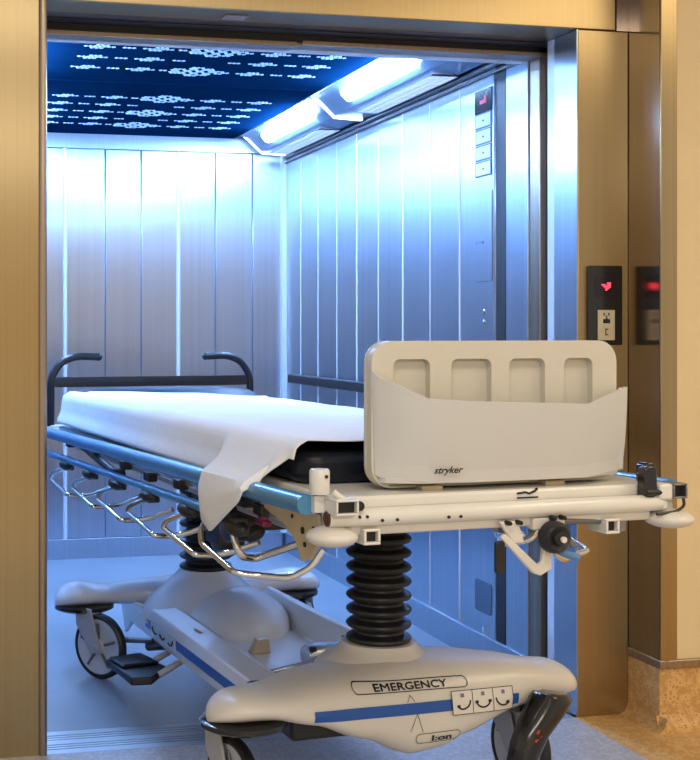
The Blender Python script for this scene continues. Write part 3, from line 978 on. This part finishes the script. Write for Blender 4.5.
def beam(x0, x1, yf_t, yb_t, zb_t, zt_t, rcap, lean=0.0, n=56, e_mid=3.0):
    """cover with rounded ends; front, back, bottom and top edges are (x, value) tables"""
    rings = []
    for i in range(n + 1):
        t = 0.5 - 0.5 * math.cos(PI * i / n)
        x = x0 + (x1 - x0) * t
        d = min(x - x0, x1 - x)
        yf, yb, zb, zt = interp(yf_t, x), interp(yb_t, x), interp(zb_t, x), interp(zt_t, x)
        q = math.sqrt(max(0.0004, 1 - (1 - d / rcap) ** 2)) if d < rcap else 1
        cy, ry = (yf + yb) / 2, (yb - yf) / 2 * q
        zt2 = zb + (zt - zb) * (0.12 + 0.88 * q)
        w = smooth01((d - rcap) / 0.15)
        rings.append([(x, y, z) for y, z in sect(cy - ry, cy + ry, zb, zt2, 2.1 + (e_mid - 2.1) * w, 36, lean * w)])
    mb = MB()
    mb.ring_loft(rings)
    return mb


mb = beam(-0.462, 0.446,
          [(-0.4, -0.838), (-0.2, -0.846), (0.0, -0.850), (0.15, -0.846), (0.33, -0.838)],
          [(-0.4, -0.680), (-0.2, -0.62), (0.0, -0.545), (0.15, -0.60), (0.33, -0.680)],
          [(-0.33, 0.262), (-0.24, 0.245), (-0.12, 0.200), (0.0, 0.150), (0.07, 0.160), (0.13, 0.188), (0.25, 0.236), (0.34, 0.252)],
          [(-0.42, 0.326), (-0.32, 0.322), (-0.16, 0.342), (-0.02, 0.362), (0.12, 0.356), (0.25, 0.346), (0.36, 0.332)], 0.085, lean=0.012)
bmesh.ops.recalc_face_normals(mb.bm, faces=mb.bm.faces)
bvh_front = BVHTree.FromBMesh(mb.bm)
front = part(mb, 'front_base_cover', M['cream'])
mb = MB(); mb.lathe((-0.006, -0.66, 0), [(0.150, 0.325), (0.128, 0.345), (0.098, 0.362), (0.086, 0.380), (0.0, 0.382)], 40)
part(mb, 'column_collar', M['cream'])
mb = MB(); mb.box(-0.27, 0.02, -0.77, -0.48, 0.200, 0.262); part(mb, 'dark_filler_block', M['black'], bevel=0.01)  # black block added to darken the space under the front cover


def on_front(x, z, off=0.0012):
    h_, nn, _, _ = bvh_front.ray_cast(Vector((x, -3, z)), Vector((0, 1, 0)))
    if h_ is None:
        return Vector((x, -0.85, z))
    return Vector((x, h_.y - off, z))


def strip_mesh(mb, pts, w, off=0.0012):
    """flat ribbon of width w along (x, z) points laid on the front cover"""
    prev = None
    for i, (x, z) in enumerate(pts):
        a = pts[max(0, i - 1)]
        b = pts[min(len(pts) - 1, i + 1)]
        dx, dz = b[0] - a[0], b[1] - a[1]
        L = math.hypot(dx, dz) or 1
        nx, nz_ = -dz / L, dx / L
        ws = [-w / 2, 0, w / 2]
        row = [mb.bm.verts.new(on_front(x + nx * q, z + nz_ * q, off)) for q in ws]
        if prev:
            for k in range(2):
                mb.bm.faces.new((prev[k], row[k], row[k + 1], prev[k + 1]))
        prev = row


def seg(p, q, n=10):
    return [(p[0] + (q[0] - p[0]) * k / n, p[1] + (q[1] - p[1]) * k / n) for k in range(n + 1)]


def dense(poly, step=0.006):
    out = []
    for a, b in zip(poly, poly[1:] + poly[:1]):
        n = max(1, int(math.hypot(b[0] - a[0], b[1] - a[1]) / step))
        out += [(a[0] + (b[0] - a[0]) * k / n, a[1] + (b[1] - a[1]) * k / n) for k in range(n)]
    return out + [out[0]]


mb = MB(); strip_mesh(mb, seg((-0.250, 0.275), (0.250, 0.272), 60), 0.024, 0.0022)
part(mb, 'blue_stripe', M['stripe_blue'], front, smooth=False)
# EMERGENCY in its outlined capsule
mb = MB()
cap = rrect(-0.152, 0.124, 0.312, 0.333, 0.0104, 8)
cap = [(x, z - 0.004 * (x + 0.15) / 0.27) for x, z in cap]
strip_mesh(mb, dense(cap), 0.0017, 0.0022)
vs, fs = text_mesh('EMERGENCY', 0.024)
w = max(v.x for v in vs)
wv = []
for v in vs:
    x = -0.106 + v.x / w * 0.180
    z = 0.3155 + v.y * 0.80 - 0.004 * (x + 0.15) / 0.27
    wv.append((x, z))
for dx, dz, off in ((0, 0, 0.0024), (0.0007, 0.0002, 0.0025), (0.0003, 0.0007, 0.0026), (-0.0005, -0.0004, 0.0027)):
    q = [mb.bm.verts.new(on_front(x + dx, z + dz, off)) for x, z in wv]
    for f in fs:
        mb.bm.faces.new([q[i] for i in f])
part(mb, 'emergency_lettering', M['ink'], front, smooth=False)
# pictogram label
lx0, lx1, lz0, lz1 = 0.078, 0.232, 0.252, 0.302
mb = MB()
for k in range(4):
    x0 = lx0 + (lx1 - lx0) * k / 4
strip_mesh(mb, seg((lx0, (lz0 + lz1) / 2), (lx1, (lz0 + lz1) / 2), 24), lz1 - lz0, 0.0050)
lab = part(mb, 'pedal_label', M['label_white'], front, smooth=False)
mb = MB()
for a, b in (((lx0, lz0), (lx1, lz0)), ((lx0, lz1), (lx1, lz1)), ((lx0, lz0), (lx0, lz1)), ((lx1, lz0), (lx1, lz1)),
             ((lx0 + 0.051, lz0), (lx0 + 0.051, lz1)), ((lx0 + 0.103, lz0), (lx0 + 0.103, lz1))):
    strip_mesh(mb, seg(a, b, 8), 0.0013, 0.0058)
for k, tilt in enumerate((0.45, 0.0, -0.45)):
    cx, cz = lx0 + 0.026 + 0.0515 * k, lz0 + 0.030
    pts = [(cx + 0.019 * math.sin(a + tilt), cz - 0.019 * math.cos(a + tilt)) for a in [-1.05 + 2.1 * j / 12 for j in range(13)]]
    strip_mesh(mb, pts, 0.0036, 0.0058)
    for e_ in ((0, 12) if k == 1 else ((0,) if k == 0 else (12,))):
        strip_mesh(mb, seg((pts[e_][0] - 0.004, pts[e_][1] + 0.003), (pts[e_][0] + 0.004, pts[e_][1] + 0.003), 3), 0.006, 0.0060)
part(mb, 'pictogram', M['ink'], lab, smooth=False)
M['mauve'] = mat('dot_mauve', (0.25, 0.16, 0.32), 0.5)
for k in range(3):
    cx = lx0 + 0.026 + 0.0515 * k
    mb = MB(); strip_mesh(mb, seg((cx - 0.004, lz1 - 0.010), (cx + 0.004, lz1 - 0.010), 3), 0.008, 0.0058)
    part(mb, 'pictogram_dot', M['mauve'], lab, smooth=False)
# fine arrow lines and the second small capsule with lettering
mb = MB()
for a, b in (((-0.030, 0.288), (-0.022, 0.302)), ((-0.022, 0.302), (-0.012, 0.288)), ((-0.026, 0.225), (-0.008, 0.262)), ((-0.008, 0.262), (0.004, 0.222))):
    strip_mesh(mb, seg(a, b, 6), 0.0012)
cap = rrect(-0.012, 0.100, 0.196, 0.218, 0.0106, 8)
strip_mesh(mb, dense(cap), 0.0014, 0.0022)
vs, fs = text_mesh('l:on', 0.026, bold=0.0008)
w = max(v.x for v in vs)
wv = [mb.bm.verts.new(on_front(0.026 + v.x / w * 0.052, 0.1995 + v.y * 0.70, 0.0024)) for v in vs]
for f in fs:
    mb.bm.faces.new([wv[i] for i in f])
part(mb, 'side_lettering', M['ink'], front, smooth=False)

# ---- base: tray between the beams
ty0, ty1 = -0.50, 0.60
mb = MB()
prof = [(-0.225, 0.145), (-0.232, 0.160), (-0.232, 0.206), (-0.222, 0.232), (-0.165, 0.252), (-0.155, 0.246), (-0.125, 0.185), (0.165, 0.185), (0.186, 0.262),
        (0.206, 0.266), (0.212, 0.150)]
mb.prism(prof, 'y', ty0, ty1 - 0.06)
part(mb, 'base_tray', M['base_white'], bevel=0.004)
mb = MB(); mb.prism([(-0.234, 0.176), (-0.2325, 0.176), (-0.2325, 0.203), (-0.234, 0.203)], 'y', -0.49, 0.175)
part(mb, 'blue_stripe', M['stripe_blue'])
mb = MB(); mb.box(-0.2345, -0.2325, 0.435, 0.485, 0.176, 0.203); part(mb, 'blue_stripe', M['stripe_blue'])
mb = MB(); mb.box(-0.2338, -0.2322, 0.185, 0.425, 0.164, 0.210); lb2 = part(mb, 'pedal_label', mat('pale_label', (0.55, 0.62, 0.66), 0.4))
for y, tl in ((0.38, 0.4), (0.305, 0), (0.23, -0.4)):
    pts = [(y + 0.028 * math.sin(a + tl), 0.196 - 0.020 * math.cos(a + tl)) for a in [-1.0 + 2 * j / 8 for j in range(9)]]
    mb = MB(); mb.tube([(-0.2345, p[0], p[1]) for p in pts], 0.003, 6)
    part(mb, 'pictogram', M['ink'], lb2)
# side skirt behind the label, pointing down
mb = MB(); mb.prism([(0.54, 0.232), (0.80, 0.205), (0.74, 0.10), (0.66, 0.15), (0.54, 0.148)], 'x', -0.230, -0.216)
part(mb, 'side_skirt', M['base_white'], bevel=0.004)
# dome around the rear column
mb = MB()
mb.lathe((-0.03, 0.50, 0), [(0.0, 0.18), (0.21, 0.19), (0.20, 0.225), (0.17, 0.262), (0.13, 0.295), (0.105, 0.318), (0.088, 0.335), (0.085, 0.345), (0.0, 0.347)], 40)
part(mb, 'column_dome', M['base_white'])
mb = MB(); mb.ell((0.02, 0.40, 0.19), 0.175, 0.235, 0.112, 32, 18); part(mb, 'battery_hump', M['base_white'])
# things moulded or bolted in the tray
mb = MB(); mb.prism([(-0.06, 0.186), (0.0, 0.186), (-0.005, 0.225), (-0.04, 0.225)], 'y', 0.02, 0.05); part(mb, 'tray_bracket', M['tan_steel'], bevel=0.002)
mb = MB(); mb.prism(rrect(-0.195, -0.165, 0.07, 0.13, 0.008), 'z', 0.2405, 0.2445, ); part(mb, 'tray_slot', M['tan_steel'])
mb = MB()
mb.tube([(0.00, -0.22, 0.235), (0.16, -0.20, 0.235)], 0.028, 14)
mb.tube([(0.03, -0.36, 0.225), (0.16, -0.30, 0.225)], 0.018, 12)
mb.lathe((0.08, -0.16, 0.21), [(0.03, -0.02), (0.034, 0.0), (0.034, 0.03), (0.02, 0.04)], 18)
mb.tube([(-0.06, -0.40, 0.20), (0.06, -0.26, 0.24)], 0.010, 10)
mb.tube([(-0.10, -0.22, 0.20), (0.02, -0.24, 0.225)], 0.007, 10)
mb.box(-0.04, 0.05, -0.42, -0.34, 0.186, 0.205)
part(mb, 'pump_linkage', M['rail_tube'], bevel=0.003)
for x, y, z in ((0.01, -0.25, 0.262), (0.09, -0.27, 0.245), (0.14, -0.17, 0.262)):
    mb = MB(); mb.lathe((x, y, z), [(0.0, 0.006), (0.010, 0.005), (0.010, -0.008)], 12)
    part(mb, 'linkage_bolt', M['black'])
mb = MB(); mb.prism([(0.05, -0.30), (0.10, -0.33), (0.15, -0.24), (0.09, -0.22)], 'z', 0.19, 0.2); part(mb, 'linkage_plate', M['tan_steel'])

# ---- base: rear cross beam
mb = beam(-0.478, 0.44, [(-0.4, 0.600), (-0.25, 0.63), (0.0, 0.56), (0.25, 0.63), (0.36, 0.600)], [(-0.4, 0.765), (0.36, 0.765)],
          [(-0.36, 0.216), (-0.2, 0.205), (0.0, 0.19), (0.2, 0.205), (0.32, 0.216)],
          [(-0.40, 0.290), (-0.30, 0.272), (-0.12, 0.285), (0.0, 0.30), (0.2, 0.275), (0.33, 0.290)], 0.085, e_mid=2.3)
part(mb, 'rear_base_cover', M['base_white'])


# ---- casters
def caster(cx, cy, zb, wx, wy, ang):
    c = bpy.data.objects.new('caster', None)
    C.objects.link(c); c.parent = bed; c.location = (0, 0, 0)
    mb = MB(); mb.lathe((cx, cy, 0), [(0.0, zb - 0.012), (0.085, zb - 0.012), (0.096, zb - 0.006), (0.096, zb + 0.004), (0.086, zb + 0.009), (0.0, zb + 0.009)], 32)
    part(mb, 'bumper_disc', M['black_gloss'], c)
    R = Matrix.Rotation(ang, 4, 'Z')
    def place(mb, z=0.102):
        bmesh.ops.transform(mb.bm, matrix=Matrix.Translation((wx, wy, z)) @ R, verts=mb.bm.verts)
        return mb
    mb = MB(); mb.lathe((0, 0, 0), [(0.086, -0.012), (0.095, -0.015), (0.101, -0.009), (0.102, 0.0), (0.101, 0.009), (0.095, 0.015), (0.086, 0.012), (0.086, -0.012)], 40, 'x', caps=False)
    part(place(mb), 'tyre', M['black'], c)
    mb = MB(); mb.lathe((0, 0, 0), [(0.0, -0.014), (0.018, -0.016), (0.024, -0.008), (0.056, -0.006), (0.074, -0.012), (0.088, -0.012), (0.088, 0.012), (0.074, 0.012), (0.056, 0.006), (0.024, 0.008), (0.018, 0.016), (0.0, 0.014)], 36, 'x')
    part(place(mb), 'wheel_hub', M['hub'], c)
    mb = MB()
    for sx in (-1, 1):
        for k in range(5):
            a = 2 * PI * k / 5 + 0.3
            mb.tube([(sx * 0.0095, 0.026 * math.cos(a), 0.026 * math.sin(a)), (sx * 0.0125, 0.074 * math.cos(a), 0.074 * math.sin(a))], 0.0045, 8)
    part(place(mb), 'wheel_spokes', M['steel_dark'], c)
    mb = MB()
    for s in (-1, 1):
        mb.prism([(-0.024, -0.010), (0.012, -0.022), (0.030, 0.0), (0.060 + 0.02, 0.06), (0.085, 0.118), (0.02, 0.118), (0.0, 0.06)], 'x', s * 0.024 - 0.004, s * 0.024 + 0.004)
    mb.box(-0.028, 0.028, 0.015, 0.09, 0.104, zb - 0.012 - 0.102 + 0.0)
    mb.tube([(-0.032, 0, 0), (0.032, 0, 0)], 0.011, 12)
    part(place(mb), 'fork', M['grey_plastic'], c, bevel=0.003)
    return c


caster(-0.382, 0.68, 0.212, -0.355, 0.575, math.radians(34))
caster(-0.376, -0.750, 0.254, -0.38, -0.70, math.radians(10))
caster(0.335, 0.68, 0.212, 0.36, 0.60, math.radians(-10))
caster(0.325, -0.745, 0.240, 0.36, -0.68, math.radians(5))

# shafts and pedals
mb = MB(); mb.tube([(-0.33, 0.56, 0.125), (-0.23, 0.42, 0.145)], 0.009, 12); mb.tube([(-0.23, 0.46, 0.12), (-0.20, 0.38, 0.14)], 0.016, 10)
part(mb, 'brake_shaft', M['steel_dark'])
for (x0, y0, x1, y1) in ((-0.345, 0.42, -0.27, 0.30), (-0.355, 0.29, -0.28, 0.18)):
    pass
mb = MB()
mb.prism([(-0.375, 0.43), (-0.25, 0.46), (-0.225, 0.30), (-0.30, 0.19), (-0.36, 0.20), (-0.365, 0.32)], 'z', 0.075, 0.098)
mb.prism([(-0.37, 0.42), (-0.26, 0.44), (-0.24, 0.32), (-0.355, 0.31)], 'z', 0.098, 0.108)
part(mb, 'foot_pedal', M['black'], bevel=0.005)
for q in (0.36, 0.24):
    mb = MB(); mb.tube([(-0.265, q, 0.089), (-0.12, q, 0.16)], 0.010, 10); part(mb, 'pedal_arm', M['grey_plastic'])
# glossy steering pedal under the right front corner
mb = MB()
poly_t = [(0.205, 0.300), (0.235, 0.308), (0.26, 0.300), (0.31, 0.283), (0.385, 0.288), (0.40, 0.270)]
rings = []
sec = [(0.0, 0.292, 0.276, 0.300, -0.895), (0.10, 0.284, 0.262, 0.352, -0.900), (0.25, 0.268, 0.248, 0.364, -0.905), (0.45, 0.238, 0.226, 0.340, -0.910), (0.7, 0.195, 0.204, 0.294, -0.915), (0.9, 0.15, 0.194, 0.268, -0.915), (1.0, 0.12, 0.205, 0.255, -0.910)]
for t, z, x0, x1, y in sec:
    ring = []
    for k in range(20):
        a = 2 * PI * k / 20
        u = math.copysign(abs(math.cos(a)) ** 0.7, math.cos(a)); v = math.copysign(abs(math.sin(a)) ** 0.8, math.sin(a))
        ring.append(((x0 + x1) / 2 + (x1 - x0) / 2 * u, y + 0.020 + 0.020 * v + 0.010 * math.cos(2 * a), z - 0.012 * v * t))
    rings.append(ring)
mb.ring_loft(rings)
pd = part(mb, 'steering_pedal', M['black_gloss'])
mb = MB()
mb.tube([(0.246, -0.920, 0.214), (0.264, -0.915, 0.232)], 0.004, 6)
mb.tube([(0.240, -0.922, 0.198), (0.258, -0.920, 0.210)], 0.004, 6)
part(mb, 'pedal_mark', M['red'], pd)

# ================================================================== MATTRESS AND SHEET
mb = MB()
mb.prism(rrect(-0.372, 0.325, -1.055, 1.03, 0.05, 6), 'z', 0.7985, 0.858)
hd = [(0.80, 0.856), (0.86, 0.862), (0.93, 0.890), (0.98, 0.900), (1.025, 0.892), (1.03, 0.865), (1.028, 0.80), (0.80, 0.80)]
rings = []
for i in range(15):
    x = -0.366 + 0.685 * i / 14
    q = math.sqrt(max(0, 1 - (2 * i / 14 - 1) ** 6))
    rings.append([(x, y, 0.80 + (z - 0.80) * (0.80 + 0.20 * q)) for y, z in hd])
mb.ring_loft(rings)
mt = mb.build('stretcher_mattress', M['vinyl'], bevel=0.018, seg=4, world_at=AT)
tag(mt, 'black vinyl stretcher mattress under the white sheet, foot end bare', 'mattress')

# the raised head end of the mattress
def top(x, y):
    """height of the mattress surface"""
    return 0.882


def noise(x, y):
    return (math.sin(x * 9.1 + y * 3.7) * math.sin(y * 5.3 - x * 4.1) + 0.5 * math.sin(x * 17 + 2.0 + y * 7) * math.sin(y * 13 + 1.0)) * 0.5


def sheet_row(y):
    """cross-section (x, z) of the sheet, right hem to left hem, at this position along the bed"""
    pts = []
    xl, xr = -0.378, 0.331
    zt = 0.8700
    drape = smooth01((-0.655 - y) / 0.06)              # 0: tucked by the rail, 1: hangs over it
    for z in (0.820, 0.838, 0.851):
        pts.append((xr + 0.004, z))
    pts.append((xr - 0.006, 0.860))
    n = 34
    for i in range(n + 1):
        x = (xr - 0.02) + (xl + 0.02 - xr + 0.02) * i / n
        puff = 0.0045 * noise(x * 1.5, y * 1.3) + 0.0025
        puff += 0.010 * smooth01((0.15 - x) / 0.4) - 0.008 * smooth01((x - 0.05) / 0.25)
        puff += 0.004 * smooth01((y - 0.84) / 0.04)
        puff += 0.004 * math.exp(-((x + 0.28 + 0.12 * math.sin(y * 2.2)) / 0.03) ** 2) * (0.5 + 0.5 * math.sin(y * 6))
        pts.append((x, zt + puff))
    pts.append((xl + 0.004, 0.876))
    # left fall
    a = [(xl - 0.004, 0.868), (xl - 0.006, 0.856), (xl - 0.008, 0.842), (xl - 0.010, 0.830), (xl - 0.011, 0.820), (xl - 0.016, 0.808), (xl - 0.019, 0.798), (xl - 0.022, 0.789), (xl - 0.023, 0.780)]
    zr = rz(y) + 0.022
    # hem height of the hanging corner
    if y > -0.775:
        hem = 0.672 + (y + 0.775) * 0.35
    else:
        hem = 0.672 + (-0.775 - y) * 0.50 + max(0, -0.95 - y) * 0.6
    hem = min(hem, 0.848)
    # points over the rail and down
    p_over = [(xl - 0.006, 0.866), (xl - 0.022, 0.846), (xl - 0.042, zr + 0.012), (-0.440, zr + 0.003), (-0.458, zr - 0.006)]
    dz = (zr - 0.010) - hem
    p_over += [(-0.463 - 0.003 * math.sin(k), zr - 0.012 - dz * k / 4) for k in range(1, 5)]
    if hem > zr - 0.01:                                    # hem already above the rail: stop on the slope
        s_ = smooth01((0.86 - hem) / 0.06)
        p_over = [(xl - 0.004 - 0.048 * s_ * k / 8, 0.868 - (0.868 - max(hem, 0.0)) * k / 8) for k in range(9)]
    for (x1, z1), (x2, z2) in zip(a, p_over):
        pts.append((x1 + (x2 - x1) * drape, z1 + (z2 - z1) * drape))
    return pts


rows = []
ys = [0.875 - 0.0296 * i for i in range(int((0.875 + 0.63) / 0.0296) + 1)]
ys += [-0.645 - 0.0125 * i for i in range(34)]
for y in ys:
    rows.append([(x, z, y) for x, z in sheet_row(y)])
mb = MB()
V = []
for r in rows:
    line = []
    for j, (x, z, y) in enumerate(r):
        yy = y
        # foot edge sweeps slightly, head edge is rounded off at the corner
        if y < -0.9:
            yy = y + 0.0
        if y > 0.6:
            yy = y + (0.11 * smooth01((-0.22 - x) / 0.14) - 0.03 * smooth01((x - 0.1) / 0.2)) * ((y - 0.6) / 0.275) ** 2
        line.append(mb.bm.verts.new((x, yy + 0.004 * math.sin(x * 14), z)))
    V.append(line)
for a, b in zip(V, V[1:]):
    for j in range(len(a) - 1):
        mb.bm.faces.new((a[j], a[j + 1], b[j + 1], b[j]))
sh = mb.build('bed_sheet', M['sheet'], world_at=AT)
so = sh.modifiers.new('thickness', 'SOLIDIFY')
so.thickness = 0.0025
so.offset = 1
tag(sh, 'rumpled white sheet over the stretcher mattress, corner hanging over the side rail', 'bed sheet')
for p in sh.data.polygons:
    p.use_smooth = True
